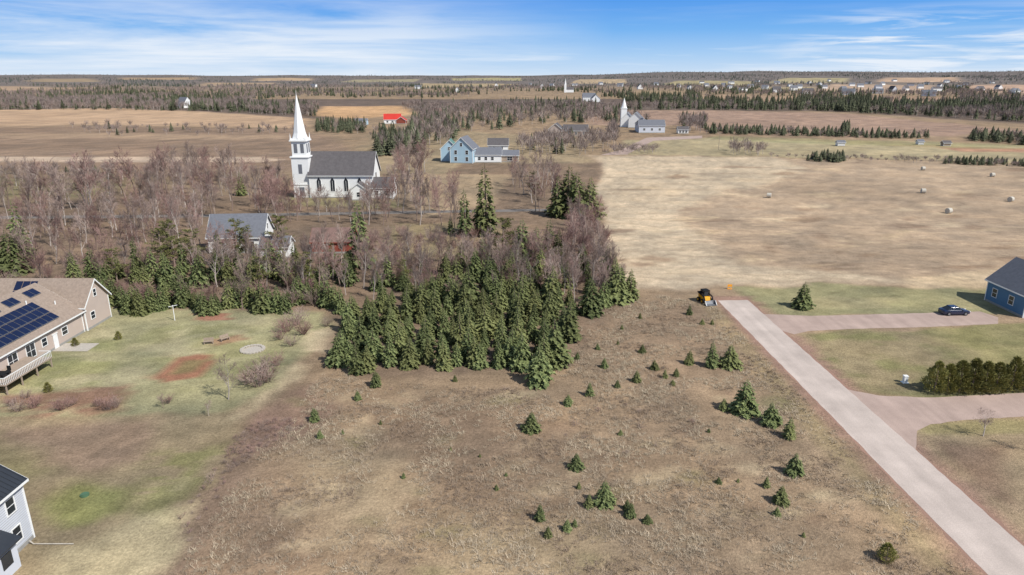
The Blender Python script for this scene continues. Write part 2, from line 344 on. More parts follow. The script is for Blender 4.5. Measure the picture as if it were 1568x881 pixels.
def bare(seed,mats,spread=.8,nl=(9,6,4,3),h0=.25,tw=.0019,trunkr=.015,lens=(.38,.5,.5,.5)):
    random.seed(seed); b=B()
    def grow(p,d,L,r,lv):
        segs=3 if lv<2 else (2 if lv==2 else 1); pts=[p.copy()]; q=p.copy(); dd=d.copy()
        for i in range(segs):
            dd=(dd+rv()*.16+Vector((0,0,.10 if lv else .03))).normalized(); q2=q+dd*(L/segs)
            ra=r*(1-.75*i/segs); rb=r*(1-.75*(i+1)/segs); b.tube(q,q2,max(ra,tw),max(rb,tw*.7),5 if lv==0 else 3,0 if lv<2 else 1); q=q2; pts.append(q.copy())
        if lv>=4: return
        for k in range(nl[lv]):
            s=(h0+(1-h0)*(k+random.random())/nl[lv]) if lv==0 else (.25+.75*(k+random.random())/nl[lv]); s=min(s,.98)
            fi=s*segs; i=int(fi); c=pts[i].lerp(pts[i+1],fi-i)
            base=dd if lv else Vector((0,0,1)); ort=base.cross(rv()).normalized(); ang=random.uniform(.5,1.0)*spread*(1.15-.35*s)
            nd=(base*math.cos(ang)+ort*math.sin(ang)).normalized()
            grow(c,nd,L*lens[lv]*random.uniform(.75,1.25)*(1.35-.55*s if lv==0 else 1.15-.3*s),r*.5*(1.1-.5*s),lv+1)
    grow(Vector((0,0,-.01)),Vector((0,0,1)),.8,trunkr,0)
    zm=max(v[2] for v in b.v); b.v=[(v[0]/zm,v[1]/zm,v[2]/zm) for v in b.v]
    return b.mesh('bare_tree_%d'%seed,mats)
def shrub(seed,mats,n=24,sub=6):
    random.seed(seed); b=B()
    for i in range(n):
        a=random.random()*6.283; t=random.uniform(.05,.75); d=Vector((math.cos(a)*t,math.sin(a)*t,1)).normalized(); p=Vector((math.cos(a)*.08,math.sin(a)*.08,0)); L=random.uniform(.6,1.0)
        e=p+d*L; b.tube(p,e,.010,.005,3,0)
        for k in range(sub):
            c=p.lerp(e,random.uniform(.25,1)); dd=(d+rv()*.7).normalized(); e2=c+dd*random.uniform(.15,.35); b.tube(c,e2,.006,.003,3,1)
            for q in range(2):
                c2=c.lerp(e2,random.uniform(.4,1)); b.tube(c2,c2+(dd+rv()*.8).normalized()*.14,.004,.003,3,1)
    return b.mesh('shrub_%d'%seed,mats)
def farcon(seed,mt='spruce_far'):
    random.seed(seed); b=B(); b.tube((0,0,0),(0,0,.9),.02,.005,4,1)
    for i in range(9):
        t=i/8; z=.08+.8*t; r=.2*(1-t)**.8+.02; k=9; a0=random.random()
        for j in range(k):
            a=a0+j*6.283/k; rr=r*random.uniform(.7,1.25); w=.3
            b.poly([(0,0,z+.13),(math.cos(a-w)*rr*.8,math.sin(a-w)*rr*.8,z+random.uniform(-.01,.03)),(math.cos(a)*rr,math.sin(a)*rr,z-.03),(math.cos(a+w)*rr*.8,math.sin(a+w)*rr*.8,z+.02)])
    return b.mesh('far_conifer_%d'%seed,[M[mt],M['bark']])
def fardec(seed,mt='twig_far'):
    random.seed(seed); b=B(); b.tube((0,0,0),(0,0,.6),.014,.006,4,1)
    for i in range(90):
        d=rv(); rr=random.uniform(.3,1); c=Vector((d.x*.27*rr,d.y*.27*rr,.62+d.z*.34*rr)); o=(c-Vector((0,0,.25))).normalized(); w=o.cross(rv()).normalized()*.009
        b.poly([c-o*.09-w,c-o*.09+w,c+o*.09+w*.4,c+o*.09-w*.4])
    for i in range(8):
        a=i*.8; b.tube((0,0,.25+.03*i),(math.cos(a)*.2,math.sin(a)*.2,.7),.006,.003,3,1)
    return b.mesh('far_deciduous_%d'%seed,[M[mt],M['barkg']])
SP=[spruce(s,R=r,pw=p) for s,r,p in ((11,.33,.74),(12,.37,.84),(13,.30,.74),(14,.35,.88),(15,.39,.8),(16,.27,.8))]
ST_=[spruce(s,R=r,wh=30,nb=8,pw=.62,low=.08) for s,r in ((21,.19),(22,.22),(23,.25))]
PN=[pine(31),pine(32)]; CD=[cedar(41),cedar(42),cedar(43)]
BT=[bare(51,[M['bark'],M['twig']]),bare(52,[M['barkg'],M['twig']],.9),bare(53,[M['bark'],M['twigr']],.75),bare(54,[M['barkg'],M['twig']],.6,(10,6,4,3),.3),bare(55,[M['bark'],M['twigr']],.85,(9,6,4,3),.2),bare(56,[M['barkg'],M['twig']],.5,(11,5,4,3),.35)]
SH=[shrub(61,[M['bark'],M['twigr']]),shrub(62,[M['bark'],M['twig']]),shrub(63,[M['twigr'],M['twigr']],30,6)]
SL=[shrub(64,[M['twig'],M['twig']],16,4),shrub(65,[M['twig'],M['twigr']],14,4)]
FC=[farcon(71),farcon(72),farcon(73)]; FD=[fardec(81),fardec(82),fardec(83)]
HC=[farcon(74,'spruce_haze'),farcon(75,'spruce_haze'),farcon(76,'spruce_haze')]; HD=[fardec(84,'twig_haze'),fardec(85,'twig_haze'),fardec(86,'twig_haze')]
random.seed(99)
def put(name,me,x,y,h,wf=1.0):
    o=bpy.data.objects.new(name,me); scene.collection.objects.link(o); o.location=(x,y,float(terrain(x,y))); o.rotation_euler=(random.uniform(-.03,.03),random.uniform(-.03,.03),random.random()*6.283); s=h; o.scale=(s*wf,s*wf,s); return o
EX=[(-73,88,16),(-74,103,12),(-46,44,10),(-56,228,14),(-68.7,225,6),(-56,216,7),(-62,153,9),(-62,146,5),(-41,152,6.5),(-14,320,20)]
def scat(px,n,md,ex=True,world=False):
    poly=px if world else PP(px); ax=[p[0] for p in poly]; ay=[p[1] for p in poly]; out=[]; grid={}; tries=0
    while len(out)<n and tries<n*40:
        tries+=1; a=random.uniform(min(ax),max(ax)); c=random.uniform(min(ay),max(ay))
        if not bool(inpoly(np.array([a]),np.array([c]),poly)[0]): continue
        if ex and any((a-e[0])**2+(c-e[1])**2<e[2]**2 for e in EX): continue
        k=(int(a//md),int(c//md)); ok=True
        for i in (-1,0,1):
            for j in (-1,0,1):
                for q in grid.get((k[0]+i,k[1]+j),()):
                    if (q[0]-a)**2+(q[1]-c)**2<md*md: ok=False
        if ok: grid.setdefault(k,[]).append((a,c)); out.append((a,c))
    return out
# foreground spruce grove
for a,c in scat([(512,556),(560,570),(640,560),(700,563),(790,562),(828,582),(862,540),(880,490),(915,478),(870,462),(760,450),(640,452),(560,470),(530,500)],125,2.4):
    put('spruce_tree',random.choice(SP),a,c,random.choice((random.uniform(2.4,4.2),random.uniform(3.8,5.8),random.uniform(4.0,6.4))),random.uniform(.85,1.1))
for a,c in scat([(560,462),(640,446),(760,444),(880,458),(965,455),(965,440),(900,420),(760,410),(640,418),(580,440)],34,3.2):
    put('spruce_tree',random.choice(SP+ST_),a,c,random.uniform(3.8,7.5),random.uniform(.85,1.1))
for a,c in scat([(560,475),(640,465),(760,465),(885,475),(965,455),(965,440),(900,420),(760,410),(640,418),(580,440)],42,2.6):
    put('bare_tree',random.choice(BT),a,c,random.uniform(5,9),random.uniform(.85,1.1))
for u,v,vt in ((520,558,508),(548,572,520),(575,592,566),(628,562,515),(680,564,520),(728,560,512),(780,558,512),(826,587,524),(850,560,485),(872,520,456),(905,482,420),(945,462,402),(925,470,425),(965,458,410),(720,470,404),(640,480,430),(760,500,444),(700,440,392),(800,470,414),(845,470,408)):
    x0,y0=P(u,v); put('spruce_tree',random.choice(SP),x0,y0,HT(u,v,vt),1.05)
# field saplings
for u,v,hp in ((1140,632,52),(1090,562,42),(1117,562,36),(1055,557,22),(1180,650,35),(1208,670,32),(1108,627,18),(1215,726,34),(1173,746,18),(1195,770,28),(1189,789,14),(813,659,30),(870,620,17),(903,606,22),(882,717,24),(886,748,12),(925,772,38),(901,777,22),(827,796,26),(839,822,17),(868,812,18),(880,806,12),(965,790,22),(991,800,14),(1100,740,10),(975,585,19),(1002,566,16),(1018,579,15),(1035,576,13),(1055,482,16),(1075,497,10),(980,488,10),(952,505,9),(950,666,9),(548,612,15),(578,590,22),(482,645,22),(490,671,14),(697,584,11),(583,650,8),(618,732,9),(760,750,9),(775,729,6),(925,563,16),(945,593,12),(983,540,14),(1030,590,10),(1090,497,9),(867,555,20),(884,550,12),(915,535,10),(946,528,8),(1130,738,6),(690,690,6),(735,700,6),(1085,662,7),(960,780,16),(525,665,8),(1230,822,8)):
    x0,y0=P(u,v); put('spruce_sapling',random.choice(SP),x0,y0,max(.35,HT(u,v,v-hp)),random.uniform(1.05,1.35))
x0,y0=P(1357,858); put('juniper_bush',CD[0],x0,y0,1.6,1.5)
x0,y0=P(1228,471); put('spruce_tree',SP[4],x0,y0,HT(1228,471,430),1.15)
for i,u in enumerate((1430,1450,1468,1487,1506,1524,1548,1566,1588,1610,1634)):
    x0,y0=P(u,600-(i>5)*3); put('cedar_tree',CD[i%3],x0,y0,random.uniform(3.5,4.6),random.uniform(.95,1.15))
# left spruce row
for i in range(40):
    u=140+i*9.8+random.uniform(-4,4); v=474-7*math.sin(i*.6)+random.uniform(-5,4)-(i>27)*4; x0,y0=P(u,v); put('spruce_tree',random.choice(SP),x0,y0,random.uniform(3.2,5.8),random.uniform(.9,1.1))
for a,c in scat([(120,455),(300,440),(540,440),(560,425),(330,415),(110,430)],34,3.6): put('spruce_tree',random.choice(SP+ST_),a,c,random.uniform(4.5,8),.95)
# featured conifers
for u,v,vt,k in ((40,412,305,'t'),(20,420,350,'s'),(553,408,305,'t'),(745,362,250,'t'),(712,362,288,'t'),(735,358,305,'t'),(868,332,252,'w'),(883,335,262,'w'),(905,335,270,'w'),(893,332,280,'w'),(855,332,268,'w'),(875,328,270,'w'),(800,400,334,'w'),(840,398,334,'w'),(770,405,334,'p'),(820,402,345,'w'),(855,400,350,'t'),(785,398,350,'w'),(365,402,335,'p'),(430,392,330,'p'),(268,408,338,'p'),(250,412,350,'p'),(300,405,350,'p'),(378,396,348,'p'),(338,405,352,'s'),(212,410,360,'t'),(370,300,262,'t'),(690,360,330,'t'),(818,300,262,'p'),(470,440,385,'p'),(400,440,392,'p'),(180,432,380,'p'),(620,440,398,'p'),(840,450,405,'p')):
    x0,y0=P(u,v); put('pine_tree' if k=='p' else 'tall_spruce_tree',random.choice(PN if k=='p' else (ST_ if k in 'tw' else SP)),x0,y0,HT(u,v,vt),{'t':.9,'w':1.25}.get(k,1.05))
def woods(px,n,md,h0,h1,pool=None,name='bare_tree'):
    for a,c in scat(px,n,md): put(name,random.choice(pool or BT),a,c,random.uniform(h0,h1),random.uniform(.9,1.2))
woods([(-60,330),(130,320),(330,330),(330,420),(160,445),(-60,440)],88,4,7,12)
woods([(60,300),(260,280),(300,320),(120,345),(40,340)],16,6,12,18)
woods([(330,405),(540,405),(600,430),(540,455),(330,440)],46,3.6,6,10)
woods([(560,395),(700,395),(930,410),(935,440),(880,452),(700,425),(580,440)],40,4,6,9)
woods([(870,345),(912,345),(920,415),(865,415)],22,3.5,7,11,[BT[2],BT[4],BT[3]])
woods([(780,272),(850,272),(850,325),(800,330)],16,6,9,13)
woods([(590,300),(700,320),(700,352),(560,345)],24,5,9,13)
woods([(250,262),(440,280),(440,330),(260,330)],52,5,9,15)
woods([(470,314),(600,318),(600,348),(420,345)],24,5,6,9)
woods([(605,262),(660,262),(640,300),(600,300)],16,6,11,16,[BT[2],BT[4],BT[3]])
woods([(410,305),(465,320),(440,350),(400,345)],16,4,8,13,[BT[2],BT[4]])
woods([(-60,285),(240,285),(250,320),(-60,320)],22,8,7,13)
woods([(325,398),(420,396),(425,408),(325,410)],9,3,5,8)
for a,c in scat([(-60,400),(330,400),(520,450),(490,478),(140,462),(-60,450)],70,2.6): put('shrub',random.choice(SH),a,c,random.uniform(1.8,3.4),1.1)
for a,c in scat([(560,360),(930,360),(940,445),(560,440)],80,2.8): put('shrub',random.choice(SH),a,c,random.uniform(1.8,3.4),1.1)
for u,v,vt in ((350,612,545),(372,474,412),(250,625,600),(320,637,612),(135,350,225),(98,352,240)):
    x0,y0=P(u,v); put('bare_tree',random.choice(BT[:3]),x0,y0,HT(u,v,vt),1.1)
x0,y0=P(1505,668); put('bare_tree',BT[1],x0,y0,3.4,1.5); x0,y0=P(1575,690); put('bare_tree',BT[3],x0,y0,3.5,1.2)
for u,v,h in ((455,498,2.6),(440,508,2.2),(465,512,2.2),(430,520,1.8),(447,530,1.6),(395,592,2.6),(410,585,2.4),(380,588,2.0),(400,572,2.2),(425,560,1.8),(28,630,1.5),(52,625,1.5),(18,622,1.2),(95,628,1.5),(108,622,1.3),(165,628,1.7),(178,624,1.2),(152,622,1.2),(40,610,1.1),(258,618,1.1),(60,534,1),(500,500,1.4)):
    x0,y0=P(u,v); put('garden_shrub',random.choice(SH),x0,y0,h,1.35)
for u,v in ((116,530),(75,600),(182,520)):
    x0,y0=P(u,v); put('evergreen_shrub',CD[1],x0,y0,1.3,1.3)
# ---------- GN scatter ----------
def coll(name,meshes):
    c=bpy.data.collections.new(name)
    for i,m in enumerate(meshes):
        o=bpy.data.objects.new('%s_part_%02d'%(name,i),m); c.objects.link(o)
    return c
def gscatter(name,pts,scl,cl,nk,wf=None,idx=None):
    n=len(pts); me=bpy.data.meshes.new(name); me.vertices.add(n); me.vertices.foreach_set('co',np.asarray(pts,np.float32).ravel())
    S=np.asarray(scl,np.float32); W=S*(np.ones(n,np.float32) if wf is None else wf)
    a=me.attributes.new('scl','FLOAT_VECTOR','POINT'); a.data.foreach_set('vector',np.stack([W,W,S],1).astype(np.float32).ravel())
    a=me.attributes.new('rz','FLOAT_VECTOR','POINT'); a.data.foreach_set('vector',np.stack([np.zeros(n),np.zeros(n),rng.random(n)*6.283],1).astype(np.float32).ravel())
    a=me.attributes.new('idx','INT','POINT'); a.data.foreach_set('value',(rng.integers(0,nk,n) if idx is None else idx).astype(np.int32))
    o=bpy.data.objects.new(name,me); scene.collection.objects.link(o)
    ng=bpy.data.node_groups.new(name,'GeometryNodeTree'); ng.interface.new_socket('Geometry',in_out='INPUT',socket_type='NodeSocketGeometry'); ng.interface.new_socket('Geometry',in_out='OUTPUT',socket_type='NodeSocketGeometry')
    gi=ng.nodes.new('NodeGroupInput'); go=ng.nodes.new('NodeGroupOutput'); ip=ng.nodes.new('GeometryNodeInstanceOnPoints'); ci=ng.nodes.new('GeometryNodeCollectionInfo')
    ci.inputs['Collection'].default_value=cl; ci.inputs['Separate Children'].default_value=True; ci.inputs['Reset Children'].default_value=True
    ip.inputs['Pick Instance'].default_value=True
    def na(nm,ty):
        q=ng.nodes.new('GeometryNodeInputNamedAttribute'); q.data_type=ty; q.inputs['Name'].default_value=nm
        return [s for s in q.outputs if s.enabled and s.name=='Attribute'][0]
    L=ng.links.new; L(gi.outputs[0],ip.inputs['Points']); L(ci.outputs[0],ip.inputs['Instance']); L(na('idx','INT'),ip.inputs['Instance Index']); L(na('rz','FLOAT_VECTOR'),ip.inputs['Rotation']); L(na('scl','FLOAT_VECTOR'),ip.inputs['Scale']); L(ip.outputs[0],go.inputs[0])
    md=o.modifiers.new('scatter','NODES'); md.node_group=ng; return o
n=52000; dd=560*np.exp(rng.random(n)*math.log(9500/560)); tt=rng.uniform(-1.05,1.05,n); fx=dd*tt; fy=dd
okp=inpoly(fx,fy,PP([(-600,169),(150,169),(330,171),(480,180),(500,169),(620,169),(700,169),(860,169),(1060,169),(1250,170),(1400,178),(1568,188),(2400,215)])+[(14000,10500),(-14000,10500)])
for cp,_ in CLEAR: okp&=~inpoly(fx,fy,PP(cp))
okp&=(fbm(fx/260,fy/420,13,3)<.58)|(dd<900)
fx,fy,dd=fx[okp],fy[okp],dd[okp]
con=fbm(fx/180,fy/180,19,3)+np.where(fx>80,.035,0)+np.where((fx<-150)&(dd<1000),-.07,0)
isc=con+rng.normal(0,.10,len(fx))>.535
idx=np.where(isc,rng.integers(0,3,len(fx)),rng.integers(3,6,len(fx)))
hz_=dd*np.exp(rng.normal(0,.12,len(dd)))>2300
farcl=coll('woodland_kit',FC+FD); hazcl=coll('woodland_kit_hazy',HC+HD)
fpts=np.stack([fx,fy,terrain(fx,fy)],1); fs=np.where(isc,rng.uniform(6,14,len(fx)),rng.uniform(6,12.5,len(fx))); fw=rng.uniform(.95,1.4,len(fx))
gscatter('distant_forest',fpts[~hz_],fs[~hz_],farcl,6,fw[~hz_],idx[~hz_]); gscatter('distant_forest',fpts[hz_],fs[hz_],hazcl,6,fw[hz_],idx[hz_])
def belt(name,px,n,h0,h1,pc,md=3,wf=1.2):
    p=scat(px,n,md); q=np.array(p); z=terrain(q[:,0],q[:,1]); k=len(q); ic=rng.random(k)<pc
    gscatter(name,np.stack([q[:,0],q[:,1],z],1),rng.uniform(h0,h1,k),farcl,6,rng.uniform(wf*.85,wf*1.2,k),np.where(ic,rng.integers(0,3,k),rng.integers(3,6,k)))
belt('tree_belt',[(480,203),(560,206),(560,194),(490,188)],80,5,9,.9,4)
belt('tree_belt',[(560,214),(625,216),(628,202),(570,199)],26,4,8,.6,5)
belt('tree_belt',[(625,225),(690,222),(700,205),(680,184),(635,186)],85,8,14,.5,5)
belt('tree_belt',[(700,205),(850,190),(1000,190),(940,170),(700,172),(640,178)],320,7,13,.35,6)
belt('tree_belt',[(790,225),(840,216),(905,218),(940,200),(945,225),(880,240),(800,240)],95,6,11,.15,4)
belt('tree_belt',[(575,240),(640,236),(645,222),(585,222)],55,8,14,.85,4)
belt('tree_belt',[(1045,203),(1080,205),(1080,188),(1040,188)],40,8,12,.1,5)
belt('hedgerow',[(1080,205),(1300,211),(1420,214),(1420,209),(1300,205),(1080,199)],200,3.0,6.5,.85,3,1.7)
belt('hedgerow',[(1480,216),(1568,224),(1900,240),(1900,225),(1568,212),(1490,208)],240,4,8,.85,3,1.7)
belt('hedgerow',[(1235,248),(1290,249),(1290,242),(1240,240)],26,3,5,1,2,2)
belt('hedgerow',[(1175,242),(1568,256),(1900,262),(1900,256),(1568,250),(1175,238)],140,1.5,3.5,.12,2.5,1.8)
belt('hedgerow',[(1450,252),(1568,256),(1568,251),(1450,247)],40,2.5,4,.95,2.5,1.7)
belt('hedgerow',[(1285,208),(1305,208),(1305,202),(1288,202)],10,7,10,1,2,1.4)
belt('hedgerow',[(180,212),(470,205),(470,198),(180,194),(100,196)],70,3,7,.1,6,1.4)
belt('hedgerow',[(920,238),(1010,236),(1000,228),(940,230)],30,3,5,.05,3,1.6)
belt('hedgerow',[(1110,238),(1170,240),(1165,230),(1120,230)],16,5,8,.0,3,1.4)
belt('hedgerow',[(-300,262),(300,262),(330,275),(-300,285)],150,2,6,.1,4,1.4)
def tuft(seed,n=14,h=.3,mt='tuft'):
    random.seed(seed); b=B()
    for i in range(n):
        a=random.random()*6.283; r=random.uniform(0,.28); p=Vector((math.cos(a)*r,math.sin(a)*r,0)); l=Vector((random.gauss(0,.16),random.gauss(0,.16),random.uniform(.4,1)*h)); w=Vector((-l.y,l.x,0)); w=(w.normalized() if w.length>1e-4 else Vector((1,0,0)))*.02
        b.poly([p-w,p+w,p+l])
    return b.mesh('grass_tuft_%d'%seed,[M[mt]])
gcl=coll('grass_kit',[tuft(91,12,.24),tuft(92,14,.18),tuft(93,10,.4)])
lot=PP([(255,900),(390,690),(450,640),(470,600),(505,560),(560,585),(830,595),(880,540),(890,490),(975,445),(1095,470),(1483,870),(1515,900)])+[(38,25),(-24,25)]
n=64000; gx=rng.uniform(-40,39,n); gy=rng.uniform(30,126,n); k=inpoly(gx,gy,lot)&(fbm(gx/4,gy/4,77)+rng.normal(0,.07,n)>.47); gx,gy=gx[k],gy[k]
gscatter('dry_grass',np.stack([gx,gy,np.zeros(len(gx))],1),rng.uniform(.5,1.25,len(gx)),gcl,3)
br=scat([(345,690),(385,650),(440,640),(465,655),(400,690),(350,725)],90,.6,False)+scat([(270,800),(345,700),(360,720),(290,830)],26,1,False)+scat([(560,590),(860,600),(1080,640),(1000,700),(600,660)],16,2,False)
scl=coll('brush_kit',SL); q=np.array(br); gscatter('low_brush',np.stack([q[:,0],q[:,1],np.zeros(len(q))],1),rng.uniform(.2,.6,len(q)),scl,2,np.full(len(q),1.9))
# ---------- buildings ----------
def house(name,cx,cy,rot,L,W,eave,ridge,wall,roof,wins=(),over=.4,z0=0,trim=None,parent=None,chim=None,rake=True,doors=()):
    trim=trim or M['white']
    root=empty(name,cx,cy,z0,math.radians(rot)) if parent is None else empty('wing',0,0)
    if parent is not None: root.parent=parent; root.location=(cx,cy,0); root.rotation_euler=(0,0,math.radians(rot)); root.name=name
    a,w=L/2,W/2; b=B()
    sec=[(-w,0),(w,0),(w,eave),(0,ridge),(-w,eave)]
    l=[(-a,p[0],p[1]) for p in sec]; r=[(a,p[0],p[1]) for p in sec]
    b.poly(l[::-1]); b.poly(r); b.poly([l[0],r[0],r[4],l[4]]); b.poly([l[1],l[2],r[2],r[1]])
    b.obj('walls',wall,root)
    sl=(ridge-eave)/w; t=.2; b=B()
    for s in (-1,1):
        ye=s*(w+over); ze=eave-sl*over+.03; zr=ridge+.03; A=a+over
        p=[(-A,0,zr),(A,0,zr),(A,ye,ze),(-A,ye,ze)]
        if s>0: p=[p[0],p[3],p[2],p[1]]
        b.hexa(p+[(k[0],k[1],k[2]+t) for k in p])
    b.obj('roof',roof,root)
    if rake:
        b=B()
        for sx in (-1,1):
            for s in (-1,1):
                X0=sx*(a+over+.012); X1=sx*(a+over+.05); ye=s*(w+over); ze=eave-sl*over
                q=[(X0,0,ridge-.08),(X1,0,ridge-.08),(X1,ye,ze-.08),(X0,ye,ze-.08)]
                b.hexa(q+[(k[0],k[1],k[2]+.28) for k in q])
        for s in (-1,1): b.box((0,s*(w+over+.03),eave-sl*over+.1),(L+2*over,.05,.2))
        for sx in (-1,1):
            for s in (-1,1): b.box((sx*(a-.03),s*(w-.03),eave/2),(.16,.16,eave-.02))
        b.obj('trim',trim,root)
    b=B(); b.box((0,0,.18),(L+.07,W+.07,.36)); b.obj('foundation',M['found'],root)
    fr=B(); gl=B(); dr=B()
    def bx(bb,side,s,z,ww,hh,off,dp):
        if side in 'FB':
            k=-1 if side=='F' else 1; bb.box((s,k*(w+off+dp/2),z),(ww,dp,hh))
        else:
            k=-1 if side=='L' else 1; bb.box((k*(a+off+dp/2),s,z),(dp,ww,hh))
    for side,s,z,ww,hh in wins:
        bx(gl,side,s,z,ww,hh,.004,.03); f=.09
        for ds in (-1,1): bx(fr,side,s+ds*(ww/2+f/2),z,f,hh+2*f,.003,.075); bx(fr,side,s,z+ds*(hh/2+f/2),ww,f,.003,.07)
        bx(fr,side,s,z,ww,.05,.036,.02)
        if ww>1.3: bx(fr,side,s,z,.06,hh,.036,.026)
    for side,s,ww,hh in doors: bx(dr,side,s,hh/2+.1,ww,hh,.045,.06); bx(fr,side,s,hh+.22,ww+.3,.16,.045,.08)
    if fr.v: fr.obj('window_frames',trim,root)
    if gl.v: gl.obj('windows',M['glass'],root)
    if dr.v: dr.obj('doors',M['white'],root)
    if chim: b=B(); b.box((chim[0],chim[1],ridge+.1),(.8,.8,2.0)); b.box((chim[0],chim[1],ridge+1.15),(.95,.95,.15)); b.obj('chimney',M['brick'],root)
    return root
M['beige']=mat('beige_siding',(186,170,158),.8,.06,.5); M['shingle']=mat('brown_shingles',(148,132,118),.9,.2,3,.4); M['dshingle']=mat('dark_shingles',(92,88,88),.9,.18,1.2,.3)
M['gshingle']=mat('grey_shingles',(108,110,116),.9,.16,2,.3); M['grey']=mat('pale_grey_siding',(200,204,210),.75,.05,.5); M['metal']=mat('dark_metal_roof',(62,66,72),.4,.1,1,metal=.3)
M['blue']=mat('blue_siding',(84,120,150),.75,.06,.5); M['lblue']=mat('light_blue_siding',(165,192,206),.75,.05,.5); M['teal']=mat('teal_roof',(96,128,120),.8,.1,2); M['redroof']=mat('red_metal_roof',(190,56,46),.6,.1,.3)
M['redsd']=mat('red_barn_siding',(140,74,60),.85,.15,1); M['brick']=mat('chimney_brick',(140,80,66),.9,.2,5); M['brroof']=mat('rusty_roof',(122,98,90),.85,.2,1.5); M['wood']=mat('weathered_wood',(158,142,126),.85,.15,4)
M['panel']=mat('solar_panel_glass',(22,32,62),.12,.15,.7,spec=.7); M['black']=mat('black_rubber',(28,28,28),.8,.1); M['steel']=mat('grey_steel',(150,152,155),.4,.08,metal=.7)
M['yellow']=mat('yellow_paint',(222,160,30),.5,.08); M['orange']=mat('orange_sign_sheeting',(236,160,50),.6,.05); M['stone']=mat('pale_stone',(178,170,158),.9,.2,6,.3); M['straw']=mat('baled_hay',(188,182,168),.95,.2,8,.6)
hs=house('beige_solar_house',-73,86.5,90,26,13,3.5,7.6,M['beige'],M['shingle'],[('F',8.5,1.9,1.2,1.1),('F',3.9,1.9,1.0,1.1),('F',1,1.75,1.7,1.9),('F',-2.5,1.75,1.7,1.9),('F',-7,1.9,1.2,1.1),('R',1,2,1.2,1.2)],.5,doors=[('F',6.2,.95,2.05)],chim=(6.5,1.5))
wg=house('gable_wing',16.6,1.2,-90,16,6.6,4.1,7.4,M['beige'],M['shingle'],[('R',0,5.3,.7,1.1),('R',-1.4,2.0,1.0,1.1)],.4,parent=hs)
b=B(); fr=B(); W2=6.5; sl=(7.6-3.5)/W2
def panel(bb,fb,xa,xb,t0,t1):
    ya,yb=-t0*W2,-t1*W2; za,zb=7.6-sl*t0*W2+.03,7.6-sl*t1*W2+.03
    q=[(xa,yb,zb+.32),(xb,yb,zb+.32),(xb,ya,za+.32),(xa,ya,za+.32)]; bb.hexa(q+[(k[0],k[1],k[2]+.05) for k in q])
    q=[(xa-.04,yb-.04,zb+.27),(xb+.04,yb-.04,zb+.27),(xb+.04,ya+.04,za+.27),(xa-.04,ya+.04,za+.27)]; fb.hexa(q+[(k[0],k[1],k[2]+.07) for k in q])
for i in range(11):
    for j in range(3): panel(b,fr,-4.8+i*1.22,-4.8+i*1.22+1.08,.40+j*.19,.40+j*.19+.165)
for xa in (9.4,5.0,1.0,-2.5):
    for i in range(2): panel(b,fr,xa+i*1.2,xa+i*1.2+1.06,.12,.29)
b.obj('solar_panels',M['panel'],hs); fr.obj('panel_frames',M['steel'],hs)
b=B()
for xx,yy in ((7.6,-2.4),(-.6,-2.2),(11,-4.2)): zz=7.6-sl*abs(yy)+.2; b.tube((xx,yy,zz),(xx,yy,zz+.55),.09,.09,8,0,True)
b.obj('roof_vents',M['white'],hs)
b=B(); sw=(7.4-4.1)/3.3
for i in range(3):
    for j in range(2):
        xa=-3.5+i*1.15; ya,yb=-(.5+j*1.2),-(.5+j*1.2+1.08); q=[(xa,yb,7.4+sw*yb+.33),(xa+1.05,yb,7.4+sw*yb+.33),(xa+1.05,ya,7.4+sw*ya+.33),(xa,ya,7.4+sw*ya+.33)]; b.hexa(q+[(k[0],k[1],k[2]+.05) for k in q])
b.obj('solar_panels',M['panel'],wg)
b=B(); b.box((-4.8,-8.4,1.35),(9,3.7,.16))
for px_ in (-9.1,-6.3,-3.4,-.5): b.box((px_,-10.1,.63),(.14,.14,1.26))
for k in range(7): b.box((-.15+k*.28+.15,-7.6,1.15-k*.19),(.28,1.2,.06))
b.obj('deck',M['wood'],hs)
b=B()
b.box((-4.8,-10.2,2.3),(9,.07,.08)); b.box((-9.25,-8.4,2.3),(.07,3.6,.08)); b.box((-.35,-9.4,2.3),(.07,1.6,.08))
for k in range(31): b.box((-9.2+k*.295,-10.2,1.85),(.04,.04,.82))
for k in range(12): b.box((-9.25,-10+k*.3,1.85),(.04,.04,.82))
b.obj('deck_railing',M['white'],hs)
b=B(); b.box((-7,-8.2,2.0),(1.4,1.4,.06)); b.tube((-7,-8.2,1.43),(-7,-8.2,2.0),.05,.05,6)
for s in (-1,1): b.box((-7+s*1.2,-8.2,1.85),(.5,.5,.06)); b.box((-7+s*1.42,-8.2,2.15),(.06,.5,.55)); b.box((-7+s*1.2,-8.2,1.63),(.4,.4,.4))
b.obj('patio_table',M['black'],hs)
b=B(); b.box((0,0,.04),(5,3,.08)); o=b.obj('patio_slab',M['stone']); o.location=(-63.9,93,.01)
hg=house('grey_two_storey_house',-45.8,43.2,90,13.4,9.2,5.6,8.6,M['grey'],M['metal'],[('F',5,4.3,.9,1.3),('F',2,4.3,.9,1.3),('F',5,1.6,.9,1.3),('F',-2,4.3,.9,1.3)],.35)
b=B(); slh=(8.6-5.6)/4.6
for i in range(32):
    xx=-6.9+i*.445
    for s in (-1,1):
        q=[(xx-.02,0,8.85),(xx+.02,0,8.85),(xx+.02,s*4.95,8.85-slh*4.95),(xx-.02,s*4.95,8.85-slh*4.95)]
        if s>0:q=[q[0],q[3],q[2],q[1]]
        b.hexa(q+[(k[0],k[1],k[2]+.045) for k in q])
b.obj('roof_seams',M['metal'],hg)
b=B()
for k in range(24): b.box((0,-4.612,.45+k*.215),(13.2,.012,.02))
b.obj('siding_laps',M['found'],hg)
b=B(); b.box((.8,-5.3,1.25),(4.6,1.3,2.5)); b.obj('bay_walls',M['grey'],hg)
